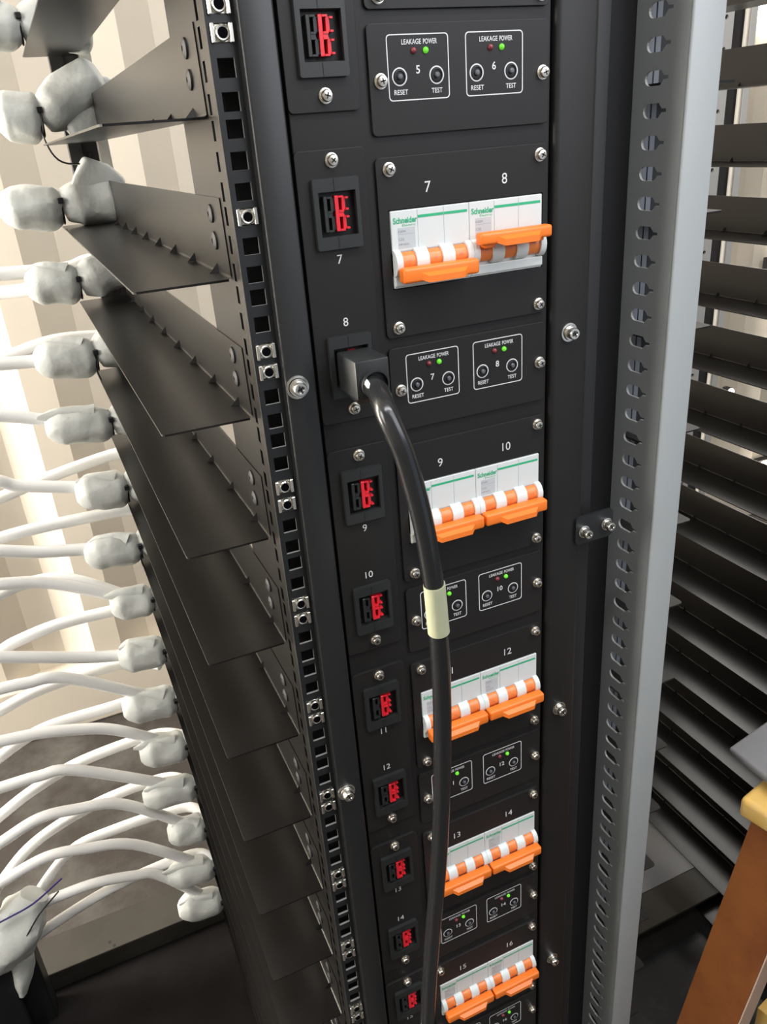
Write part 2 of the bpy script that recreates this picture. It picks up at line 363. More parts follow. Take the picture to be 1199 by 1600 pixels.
# ------------------------------------------------------------------ panels
P = 0.1793
def at_row(bm_fn, n): pass
rows = range(-1, 5)
def circle(cx, cz, r, n=24): return [(cx+r*math.cos(2*PI*i/n), cz+r*math.sin(2*PI*i/n)) for i in range(n)]
for n in rows:
    dz = -n*P; a, b = 2*n+7, 2*n+8
    # breaker cover plate
    t = Thing('breaker_panel', 'black cover plate numbered %d and %d around a pair of white breakers' % (a, b), 'panel', (.0525, 0, .9245+dz), 'breaker cover plates')
    zt = 1.0300+dz; zb = .9245+dz
    bm = nb(); poly_plate(bm, rrect(-.0070, .1120, zb, zt, .003), [[(-.0008, .9545+dz), (.1088, .9545+dz), (.1088, 1.0010+dz), (-.0008, 1.0010+dz)]], 0.0, .0020); bevel_front(bm, 0.0); t.part(bm, 'plate', 'plate')
    for x in (.0012, .1062):
        for z in (1.0235, .9306):
            bm = nb(); screw(bm, x, z+dz); t.part(bm, 'screw', ['nickel', 'darkslot'], True)
    for x, s in ((.0263, a), (.0802, b)):
        bm = nb(); text(bm, str(s), x, 1.0120+dz, 0, h=.0062, bold=.0); t.part(bm, 'printed_number', 'ink')
    # leakage plate
    t = Thing('leakage_panel', 'black plate with leakage test buttons and lights for circuits %d and %d' % (a, b), 'panel', (.0525, 0, .8620+dz), 'leakage test plates')
    bm = nb(); poly_plate(bm, rrect(-.0070, .1120, .8620+dz, .9178+dz, .003), [], 0.0, .0020); bevel_front(bm, 0.0); t.part(bm, 'plate', 'plate')
    for x in (-.0003, .1075):
        bm = nb(); screw(bm, x, .8898+dz); t.part(bm, 'screw', ['nickel', 'darkslot'], True)
    for x0, num in ((.0045, a), (.0545, b)):
        bm = nb(); poly_plate(bm, rrect(x0, x0+.0390, .8794+dz, .9125+dz, .0022), [rrect(x0+.00055, x0+.03845, .87995+dz, .91195+dz, .0018)], -.00012, .0001); t.part(bm, 'printed_frame', 'ink')
        bm = nb(); text(bm, 'LEAKAGE', x0+.0155, .9086+dz, 0, h=.0026, w=.0122, bold=.01); text(bm, 'POWER', x0+.0273, .9086+dz, 0, h=.0026, w=.0088, bold=.01)
        text(bm, 'RESET', x0+.0077, .8838+dz, 0, h=.0026, w=.0086, bold=.01); text(bm, 'TEST', x0+.0307, .8838+dz, 0, h=.0026, w=.0070, bold=.01)
        t.part(bm, 'printed_words', 'ink')
        bm = nb(); text(bm, str(num), x0+.0190, .8948+dz, 0, h=.0042, bold=.012); t.part(bm, 'printed_number', 'ink')
        for bx, nm in ((x0+.0072, 'reset_button'), (x0+.0308, 'test_button')):
            zz = .8916+dz
            bm = nb(); poly_plate(bm, circle(bx, zz, .0047), [circle(bx, zz, .0040)], -.00015, .0001); t.part(bm, 'printed_ring', 'ink')
            bm = nb(); lathe(bm, [(.0037, 0), (.0037, .0006), (.0030, .0008), (.0029, .0002), (0, .0002)], (bx, 0, zz), n=24); o = t.part(bm, nm, 'deep', True)
            bm = nb(); lathe(bm, [(.0015, 0), (.0015, .0014), (.0011, .0018), (0, .0019)], (bx, 0, zz), n=16); t.part(bm, 'button_cap', 'button', True, parent=o)
        for lx, m, nm in ((x0+.0167, 'ledred', 'red_light'), (x0+.0243, 'ledgreen', 'green_light')):
            bm = nb(); lathe(bm, [(.0017, 0), (.0017, .0006), (.0013, .0014), (.0006, .0018), (0, .0019)], (lx, 0, .9042+dz), n=16); t.part(bm, nm, m, True, label=('lit green' if 'green' in nm else 'unlit dark red')+' indicator light')
    # socket plate
    t = Thing('socket_panel', 'narrow black plate numbered %d and %d around two red and black sockets' % (a, b), 'panel', (-.0345, 0, .8765+dz), 'socket cover plates')
    holes = [[(-.0450, z0+dz), (-.0215, z0+dz), (-.0215, z1+dz), (-.0450, z1+dz)] for z0, z1 in ((.9900, 1.0152), (.9010, .9245))]
    bm = nb(); poly_plate(bm, rrect(-.0560, -.0130, .8765+dz, 1.0370+dz, .003), holes, 0.0, .0020); bevel_front(bm, 0.0); t.part(bm, 'plate', 'plate')
    for z in (1.0313, .8844):
        bm = nb(); screw(bm, -.0340, z+dz, r=.0036); t.part(bm, 'screw', ['nickel', 'darkslot'], True)
    for z, s in ((.9772, a), (.9400, b)):
        bm = nb(); text(bm, str(s), -.0343, z+dz, 0, h=.0052); t.part(bm, 'printed_number', 'ink')

# sockets
def socket(num, zc, plug=False):
    loc = (-.0338, 0, zc)
    t = Thing('power_socket', ('black power socket %d hidden behind the plugged-in cable' % num) if plug else 'red and black two-pole power socket in the left column at number %d' % num, 'socket', loc, 'power sockets in the left column')
    x, z = -.0338, zc
    bm = nb(); poly_plate(bm, rrect(x-.0142, x+.0142, z-.0194, z+.0194, .0012), [[(x-.0112, z-.0122), (x+.0118, z-.0122), (x+.0118, z+.0122), (x-.0112, z+.0122)]], -.0032, 0)
    box(bm, x-.0012, x-.0006, -.0036, -.0030, z+.0125, z+.0190); box(bm, x-.0012, x-.0006, -.0036, -.0030, z-.0190, z-.0125)
    t.part(bm, 'bezel', 'plastic')
    bm = nb(); box(bm, x-.0112, x+.0118, .006, .007, z-.0122, z+.0122); t.part(bm, 'well', 'deep')
    def contact(ox, m, nm):
        bm = nb()
        box(bm, ox, ox+.0022, -.0026, .005, z-.0098, z+.0098, .0003, 1)
        for s in (-1, 1):
            zc2 = z+s*.0052
            box(bm, ox+.0022, ox+.0052, -.0026, .005, zc2+.0034, zc2+.0044)
            box(bm, ox+.0022, ox+.0052, -.0026, .005, zc2-.0044, zc2-.0034)
            box(bm, ox+.0046, ox+.0066, -.0012, .005, zc2-.0036, zc2+.0036)
            box(bm, ox+.0066, ox+.0084, -.0020, .005, zc2+.0026, zc2+.0036)
            box(bm, ox+.0066, ox+.0084, -.0020, .005, zc2-.0036, zc2-.0026)
        box(bm, ox+.0022, ox+.0050, -.0022, .005, z-.0014, z+.0014)
        t.part(bm, nm, m)
    contact(x-.0082, 'plastic', 'black_contact'); contact(x-.0012, 'red', 'red_contact')
    return t
for n in range(-1, 5):
    socket(2*n+7, 1.0028-n*P); socket(2*n+8, .9128-n*P, plug=(n == 0))

# circuit breakers
def breaker(num, x0, n, up, where):
    dz = -n*P; W_ = .054
    t = Thing('circuit_breaker', where, 'circuit breaker', (x0+.027, 0, .955+dz), 'three-pole circuit breakers')
    z = lambda v: v+dz
    bm = nb(); yf = -.0006
    box(bm, x0+.0001, x0+W_-.0001, yf, .014, z(.9768), z(1.0004), .0005, 2)
    box(bm, x0+.0001, x0+W_-.0001, yf, .014, z(.9550), z(.9768), .0005, 2)
    box(bm, x0+.0001, x0+W_-.0001, -.0022, 0, z(.9562), z(.9622), .0007, 2)
    t.part(bm, 'body', 'white')
    bm = nb()
    for k in (1, 2): box(bm, x0+.018*k-.00012, x0+.018*k+.00012, yf-.00012, yf+.0003, z(.9775), z(.9998))
    box(bm, x0+.0006, x0+W_-.0006, yf-.0001, yf+.0003, z(.9766), z(.9770))
    t.part(bm, 'moulding_gap', 'greyline')
    bm = nb(); box(bm, x0+.0182, x0+.0525, yf-.0001, yf+.0002, z(.9951), z(.9967)); text(bm, 'Schneider', x0+.0096, z(.9947), yf, h=.0036, w=.0162, bold=.03); text(bm, 'Electric', x0+.0120, z(.9918), yf, h=.0013, w=.0090)
    t.part(bm, 'green_logo', 'green')
    bm = nb(); box(bm, x0+.0042, x0+.0160, yf-.00005, yf+.0002, z(.9783), z(.9905)); lab = t.part(bm, 'rating_label', 'label')
    bm = nb(); text(bm, 'iC65N', x0+.0070, z(.9884), yf, h=.0014, w=.0050); text(bm, 'C32', x0+.0065, z(.9838), yf, h=.0015, w=.0038); text(bm, 'A9F18332', x0+.0080, z(.9808), yf, h=.0011, w=.0072)
    box(bm, x0+.0046, x0+.0155, yf-.0001, yf+.0001, z(.98665), z(.98675))
    t.part(bm, 'printed_rating', 'greyink', parent=lab)
    # curved white cheeks between the toggles and orange barrels
    def arc(bm, xa, xb, rr, zc=.9700, a0=-62, a1=78, sy=.9):
        N = 9; ring = []
        for i in range(N+1):
            a = math.radians(a0+(a1-a0)*i/N); y = yf+.0010-rr*math.cos(a)*sy; zz = z(zc)+rr*math.sin(a)
            ring.append((bm.verts.new((xa, y, zz)), bm.verts.new((xb, y, zz)), bm.verts.new((xa, .004, zz)), bm.verts.new((xb, .004, zz))))
        for q, w in zip(ring, ring[1:]):
            bm.faces.new((q[0], q[1], w[1], w[0])); bm.faces.new((q[0], w[0], w[2], q[2])); bm.faces.new((q[1], q[3], w[3], w[1]))
        for e in (ring[0], ring[-1]): bm.faces.new((e[0], e[1], e[3], e[2]))
    bm = nb()
    for xa, xb in ((.0001, .0042), (.0138, .0222), (.0318, .0402), (.0498, .0539)): arc(bm, x0+xa, x0+xb, .0082)
    t.part(bm, 'cheek', 'white', True)
    for k in range(3):
        bm = nb(); arc(bm, x0+.018*k+.0042, x0+.018*k+.0138, .0066); text(bm, 'I-ON' if not up else 'I-ON', x0+.018*k+.009, z(.9716), yf-.0052, h=.0010, w=.0026, mi=1)
        t.part(bm, 'toggle_barrel', ['orange2', 'greyink'], True)
    bm = nb(); zc = .9790 if up else .9638; hh = .0038 if up else .0046; s = 1 if up else -1; dy = -.004 if up else 0
    box(bm, x0+.0006, x0+.0533, -.0142, -.0060, z(zc-hh), z(zc+hh), .0018, 3)
    # grip lip: trapezoid in the middle of the bar
    zz0, zz1 = (z(zc-.0030), z(zc+.0012))
    hexa(bm, [(x0+.012, -.0138, zz0), (x0+.045, -.0138, zz0), (x0+.045, -.0138, zz1), (x0+.012, -.0138, zz1), (x0+.016, -.0175, zz0-.0018), (x0+.041, -.0175, zz0-.0018), (x0+.041, -.0175, zz1-.0022), (x0+.016, -.0175, zz1-.0022)])
    for k in range(3): box(bm, x0+.018*k+.0050, x0+.018*k+.0130, -.0110, -.0050, z(zc-.0030-(.003 if up else -.003)), z(zc+.0030), .0008, 1)
    t.part(bm, 'toggle_bar', 'orange', True)
for n in range(-1, 5):
    for k in (0, 1):
        num = 2*n+7+k
        if num == 8: lab = 'white three-pole breaker 8 with its orange toggle bar pushed up'
        elif num == 7: lab = 'white three-pole breaker 7 with orange bar down, left of the one pushed up'
        else: lab = 'white three-pole breaker with orange bar down under printed number %d' % num
        breaker(num, .054*k, n, num == 8, lab)

# ------------------------------------------------------------------ power cable with plug
pc = Thing('power_cable', 'thick black power cable plugged in at number 8 with a pale yellow label sleeve', 'cable', (-.0326, -.02, .9128))
bm = nb(); box(bm, -.0437, -.0218, -.0335, -.0032, .8995, .9232, .0010, 2)
hexa(bm, [(-.0432, -.030, .8995), (-.0223, -.030, .8995), (-.0223, -.006, .9000), (-.0432, -.006, .9000), (-.0405, -.027, .8950), (-.0250, -.027, .8950), (-.0250, -.012, .8955), (-.0405, -.012, .8955)])
pc.part(bm, 'plug_body', 'plastic', True)
bm = nb(); poly_plate(bm, circle(-.0322, .9085, .0088, 28), [circle(-.0322, .9085, .0077, 28)], -.0365, -.0330); pc.part(bm, 'cable_collar', 'plastic', True)
bm = nb(); lathe(bm, [(0, 0), (.0077, 0)], (-.0322, -.0337, .9085), n=28); pc.part(bm, 'collar_opening', 'deep')
bm = nb(); tube(bm, [(-.0370, -.032, .9110), (-.0378, -.043, .9085), (-.0380, -.049, .9020)], .0026, n=10); pc.part(bm, 'white_inner_wire', 'cable', True, label='short bare white wire at the plug')
cp = [(-.0335, -.026, .9085), (-.0345, -.044, .9060), (-.0375, -.0600, .8990), (-.0345, -.0675, .8850), (-.0309, -.070, .8706), (-.0248, -.072, .8368), (-.0205, -.072, .8048), (-.0165, -.070, .7651), (-.0132, -.065, .7100), (-.0123, -.060, .6499), (-.0133, -.055, .5842), (-.0168, -.050, .5127), (-.0229, -.045, .4347), (-.0286, -.042, .3679), (-.034, -.040, .2963), (-.0426, -.040, .1924), (-.05, -.045, .05), (-.05, -.07, -.10), (-.02, -.10, -.22), (.05, -.16, -.285), (.2, -.3, -.29)]
bm = nb(); tube(bm, cp, .0066, n=20, sub=8); pc.part(bm, 'cord', 'cord', True)
bm = nb(); tube(bm, [(-.0180, -.0714, .7842), (-.0168, -.0702, .7690), (-.0157, -.0690, .7540), (-.0150, -.0684, .7455)], lambda t: .0071+.0002*t, n=24, sub=4); pc.part(bm, 'label_sleeve', 'sleeve', True, label='pale yellow label sleeve')

# ------------------------------------------------------------------ grey slotted upright of the next rack
gu = Thing('slotted_upright', 'light grey steel upright with a column of keyhole slots, right of the cabinet', 'rack upright', (.242, .03, Z0))
SP = .0207
def slot_outline(zc):
    pts = []; r = .0048; y0 = .0492-r; y1 = .0335
    for i in range(9):
        a = math.radians(90-22.5*i); pts.append((y0+r*math.cos(a), zc+r*math.sin(a)))
    pts += [(y1, zc-r), (.0300, zc-.0012), (.0255, zc-.0011), (.0255, zc+.0011), (.0300, zc+.0012), (y1, zc+r)]
    return pts
bm = nb(); k0 = -15
zs = [1.105-SP*k for k in range(k0, 68)]; zs = [z for z in zs if z > Z0+SP]
for z in zs:
    a, b = z-SP/2, z+SP/2
    poly_plate(bm, [(.0085, a), (.0615, a), (.0615, b), (.0085, b)], [slot_outline(z)], .2280, .2300, axis='x', hmi=1)
ztop, zbot = zs[0]+SP/2, zs[-1]-SP/2
bmesh.ops.remove_doubles(bm, verts=bm.verts, dist=1e-5)
gu.part(bm, 'slotted_side', ['grey', 'paleedge'])
bm = nb(); box(bm, .2280, .2560, .0060, .0090, Z0, ztop, .0014, 3); box(bm, .2544, .2560, .0080, .0130, Z0, ztop); gu.part(bm, 'front_face', 'grey', True)
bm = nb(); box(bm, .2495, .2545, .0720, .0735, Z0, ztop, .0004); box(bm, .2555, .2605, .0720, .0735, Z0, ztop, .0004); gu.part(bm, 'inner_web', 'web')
bm = nb(); box(bm, .2305, .2760, .0750, .0765, Z0, ztop); gu.part(bm, 'slot_dark_backing', 'deep')  # black sheet added so the slots read dark around the web strips

# ------------------------------------------------------------------ shelf rails
def rail_mesh(side, y0, y1, L=.0590, yp=None):
    """L-shaped rail, bend line at local x=0; flange goes to -x for side=-1, +x for side=1; origin at bend, z=0 is flange top"""
    bm = nb(); s = side; yp = yp or y0
    r = .0035
    fl = [(s*.0015, y0), (s*(L-r), y0)]+[(s*(L-r+r*math.sin(math.radians(a))), y0+r-r*math.cos(math.radians(a))) for a in (30, 60, 90)]+[(s*L, y1-r), (s*(L-r), y1), (s*.0015, y1)]
    if s < 0: fl = fl[::-1]
    poly_plate(bm, fl, [], -.0014, 0.0, axis='z')
    poly_plate(bm, [(yp, .0015), (y1, .0015), (y1, .0460), (yp+.001, .0460)], [], 0.0, -s*.0014, axis='x')
    # rounded bend
    prev = None
    for a in (0, 30, 60, 90):
        t = math.radians(a); x = s*(.0015-.0015*math.sin(t)); z = .0015-.0015*math.cos(t); q = (bm.verts.new((x, y0, z)), bm.verts.new((x, y1, z)))
        if prev: bm.faces.new((prev[0], prev[1], q[1], q[0]))
        prev = q
    # pressed gussets along the bend
    y = .066
    while y < y1-.02:
        w = .0022; h = .0062
        a = bm.verts.new((0, y-w, .0004)); b = bm.verts.new((0, y+w, .0004)); c = bm.verts.new((s*h, y, .0001)); d = bm.verts.new((0, y, h)); e = bm.verts.new((s*.0008, y-w, 0)); f = bm.verts.new((s*.0008, y+w, 0))
        bm.faces.new((a, c, d)); bm.faces.new((b, d, c)); bm.faces.new((a, b, c)); y += .070
    return bm
def make_rail(side, y0, y1, label, group, loc, bolts=True, L=.0590, yp=None):
    t = Thing('shelf_rail', label, 'shelf rail', (0, 0, 0), group)
    t.part(rail_mesh(side, y0, y1, L, yp), 'angle_plate', 'rail')
    if bolts:
        for z in (.0362, .0203):
            bm = nb(); lathe(bm, [(0, 0), (.0056, 0), (.0054, .0010), (.0040, .0018), (.0016, .0020), (.0012, .0012), (0, .0012)], (-.0001, .0610, z), axis='x', n=18, sgn=-1 if side < 0 else 1)
            t.part(bm, 'bolt', 'deep', True)
    t.o.location = loc
    return t.o
lab3 = {'L': 'black angle shelf rail of the left rack, %s from the top', 'R': 'black angle shelf rail on the far side of the right rack, %s from the top', 'N': 'black angle shelf rail poking out from behind the grey upright, %s from the top'}
words = ['first', 'second', 'third', 'fourth', 'fifth', 'sixth', 'seventh', 'eighth', 'ninth', 'tenth', 'eleventh', 'twelfth', 'thirteenth', 'fourteenth', 'fifteenth', 'sixteenth', 'seventeenth']
proto = None
for i, k in enumerate(range(-1, 15)):
    l = lab3['L'] % words[i]; loc = (-.0932, 0, 1.0585-.0889*k)
    if proto is None: proto = make_rail(-1, .034, .620, l, 'left rack shelf rails', loc)
    else: dup(proto, loc, l)
proto = None
for i, k in enumerate(range(-1, 16)):
    l = lab3['R'] % words[i]; loc = (.696, 0, 1.0615-.0889*k)
    if proto is None: proto = make_rail(-1, .034, .620, l, 'right rack far shelf rails', loc)
    else: dup(proto, loc, l)
LN = .066
proto = None
for i, k in enumerate(range(-1, 15)):
    l = lab3['N'] % words[i]; loc = (.2300, 0, 1.0590-.0889*k)
    if proto is None: proto = make_rail(1, .030, .620, l, 'right rack near shelf rails', loc, False, LN, .125)
    else: dup(proto, loc, l)

# ------------------------------------------------------------------ rear posts and right rack frame
t = Thing('rear_post', 'dark rear rack post with a pale edge behind the left shelf rails', 'rack post', (-.10, .64, FZ))
bm = nb(); box(bm, -.124, -.108, .640, .655, FZ, Z1, .001); t.part(bm, 'outer_flange', 'strip')
bm = nb(); box(bm, -.108, -.0905, .648, .66, FZ, Z1)
z = -.2
while z < Z1-.03:
    box(bm, -.1035, -.0975, .6465, .649, z, z+.010, .001, 1); z += .0225
t.part(bm, 'web', 'deep')
bm = nb(); box(bm, -.0905, -.0775, .636, .65, FZ, Z1, .001); t.part(bm, 'pale_edge', 'pale')
t = Thing('rear_post', 'dark post at the lower left under the hanging white wraps', 'rack post', (-.475, .60, FZ))
bm = nb(); box(bm, -.500, -.455, .600, .640, FZ, -.135, .003); t.part(bm, 'post_body', 'strip')
bm = nb(); box(bm, -.560, -.492, .585, .60, FZ, -.110, .003); t.part(bm, 'outer_flange', 'deep')
t = Thing('frame_post', 'pale steel rack frame post with small round holes beyond the right shelf rails', 'rack post', (.90, .65, FZ))
bm = nb(); poly_plate(bm, [(.845, FZ), (.9095, FZ), (.9095, Z1), (.845, Z1)], [circle(.894, zz, .0035, 12) for zz in [1.30-.0445*i for i in range(32)]], .650, .654); t.part(bm, 'holed_face', 'pale')
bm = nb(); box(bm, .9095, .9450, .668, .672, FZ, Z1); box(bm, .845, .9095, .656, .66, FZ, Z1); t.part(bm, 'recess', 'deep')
bm = nb(); box(bm, .9450, .9590, .650, .664, FZ, Z1, .001); t.part(bm, 'edge_strip', 'pale')
bm = nb(); box(bm, .9590, .9640, .660, .668, FZ, Z1); t.part(bm, 'dark_strip', 'deep')  # narrow black strip beside the pale edge
t = Thing('frame_post', 'narrow dark post on the bright wall beyond the pale holed post', 'rack post', (1.40, 1.2, FZ))
bm = nb(); box(bm, 1.46, 1.50, 1.20, 1.22, FZ, Z1); t.part(bm, 'post_body', 'strip')
t = Thing('rack_base', 'grey steel base pan at the foot of the right rack', 'rack base', (.47, .30, FZ))
bm = nb(); box(bm, .228, .696, .250, .3115, -.256, -.250, .001); t.part(bm, 'ledge_plate', 'ledge')
bm = nb(); box(bm, .228, .696, .312, .64, -.262, -.2495); t.part(bm, 'tray', 'tray')
t = Thing('base_ledge', 'dusty steel ledge along the rear foot of the left rack', 'rack base', (-.45, .69, FZ))
bm = nb(); box(bm, -1.0, -.126, .655, .735, -.268, -.252, .002); box(bm, -1.0, -.126, .655, .660, FZ, -.268); t.part(bm, 'ledge_plate', 'ledge')
for zx, zy in ((-.352, .672), (-.345, .661)):
    bm = nb(); lathe(bm, [(.0032, 0), (.0032, .0004), (0, .0004)], (zx, zy, -.252), axis='z', n=14, sgn=1); t.part(bm, 'bolt_hole', 'deep')
bm = nb(); box(bm, -1.0, -.086, -.02, .654, FZ, FZ+.008); tag(mk(bm, 'floor_pan', 'base', None), 'black floor pan inside the foot of the left rack', 'floor pan')
bm = nb(); box(bm, .232, .70, -.02, .234, FZ, FZ+.006); tag(mk(bm, 'floor_pan', 'bfloor', None), 'dark scuffed floor pan inside the foot of the right rack', 'floor pan')

# ------------------------------------------------------------------ foam-wrapped connectors and white cables
rnd = random.Random(7)
def wrap_thing(k):
    z = 1.0585-.0889*k; sd = k*3.1+5; y = .588
    t = Thing('wrapped_connector', 'white foam-wrapped connector on the %s left shelf rail from the top' % words[k+1], 'wrapped connector', (-.150, y, z), 'foam wrapped connectors at the rail ends')
    zc = z+.026+rnd.uniform(-.003, .003); tilt = rnd.uniform(-.006, .010)
    Ll = rnd.uniform(.055, .082); rl = rnd.uniform(.022, .026)
    if k == 1: Ll, rl = .066, .024
    if k == 0: Ll, rl, tilt = .046, .024, .020
    xw = -.150
    pl = [(xw-Ll, y+.004, zc+.004), (xw-Ll*.6, y+.002, zc+.003), (xw-Ll*.25, y, zc), (xw+.002, y, zc-.002)]
    bm = nb(); tube(bm, pl, lambda s: rl*min(1.0, .40+.62*(s/.22)**.6 if s < .22 else 1.02)*(1 if s < .75 else 1-.38*((s-.75)/.25)**2), n=24, sub=7, lump=.16, seed=sd)
    t.part(bm, 'left_wrap', 'foam', True)
    pr_ = [(xw+.001, y, zc-.002), (xw+.018, y, zc+.002+tilt*.3), (xw+.040, y+.002, zc+.002+tilt), (xw+.060, y+.002, zc+tilt*1.6), (xw+.072, y+.002, zc+tilt*1.9)]
    bm = nb(); tube(bm, pr_, lambda s: rl*(.62+.42*min(1, s/.25)**.7)*(1 if s < .8 else 1-.35*((s-.8)/.2)**2), n=24, sub=7, lump=.16, seed=sd+9)
    t.part(bm, 'right_wrap', 'foam', True)
    # loose corner of the foam bag
    bm = nb()
    Lc = (.5, .75, .6)[k % 3]
    if k == 0: q = [(xw+.03, y, zc+.012), (xw+.058, y, zc+.036), (xw+.079, y+.002, zc+.058)]
    elif k == 1: q = [(xw+.030, y, zc+.002), (xw+.034, y, zc+.022), (xw+.038, y, zc+.055)]
    else: q = [(xw-Ll*.25, y-.006, zc+.010), (xw-Ll*Lc, y-.002, zc+.020), (xw-Ll*(Lc+.35), y, zc+.022)]
    if k in (0, 1):
        oc = [(-.118, 1.060), (-.070, 1.066), (-.064, 1.108), (-.071, 1.121), (-.086, 1.119), (-.112, 1.094), (-.132, 1.082)] if k == 0 else [(-.140, .985), (-.076, .985), (-.072, 1.016), (-.090, 1.033), (-.113, 1.044), (-.128, 1.024), (-.143, 1.000)]
        poly_plate(bm, oc, [], y-.014, y+.014); bm.normal_update()
        bmesh.ops.bevel(bm, geom=[e for e in bm.edges if len(e.link_faces) == 2 and e.link_faces[0].normal.dot(e.link_faces[1].normal) < .9], offset=.009, segments=4, profile=.6, affect='EDGES', clamp_overlap=True)
        for vv in bm.verts: vv.co += Vector((noise.noise(vv.co*60), noise.noise(vv.co*60+Vector((5, 0, 0))), noise.noise(vv.co*60+Vector((0, 9, 0)))))*.0022
    else: tube(bm, q, lambda s: .019*(1.0-.88*s), n=14, sub=6, lump=.2, seed=sd+3, flat=.55)
    t.part(bm, 'loose_corner', 'foam', True)
    bm = nb()
    ring = [(xw, y+rl*.70*math.cos(a), zc-.002+rl*.70*math.sin(a)) for a in [2*PI*i/16 for i in range(17)]]
    tube(bm, ring, .0012, n=6, smooth=False, cap=False)
    box(bm, xw-.003, xw+.003, y-rl*.72-.004, y-rl*.70+.002, zc+.004, zc+.010, .0006, 1)
    if k in (0, 3, 6): tube(bm, [(xw-.001, y-rl*.75, zc+.004), (xw-.002, y-rl*.8, zc-.022), (xw+.012, y-.012, zc-.046), (xw+.055, y+.01, zc-.050)], .0010, n=6)
    t.part(bm, 'zip_tie', 'tie', False)
    if k == 1:
        bm = nb(); box(bm, xw+.057, xw+.071, y-.0250, y-.0235, zc-.010, zc+.010); t.part(bm, 'red_tape', 'redtape')
for k in range(-1, 15): wrap_thing(k)

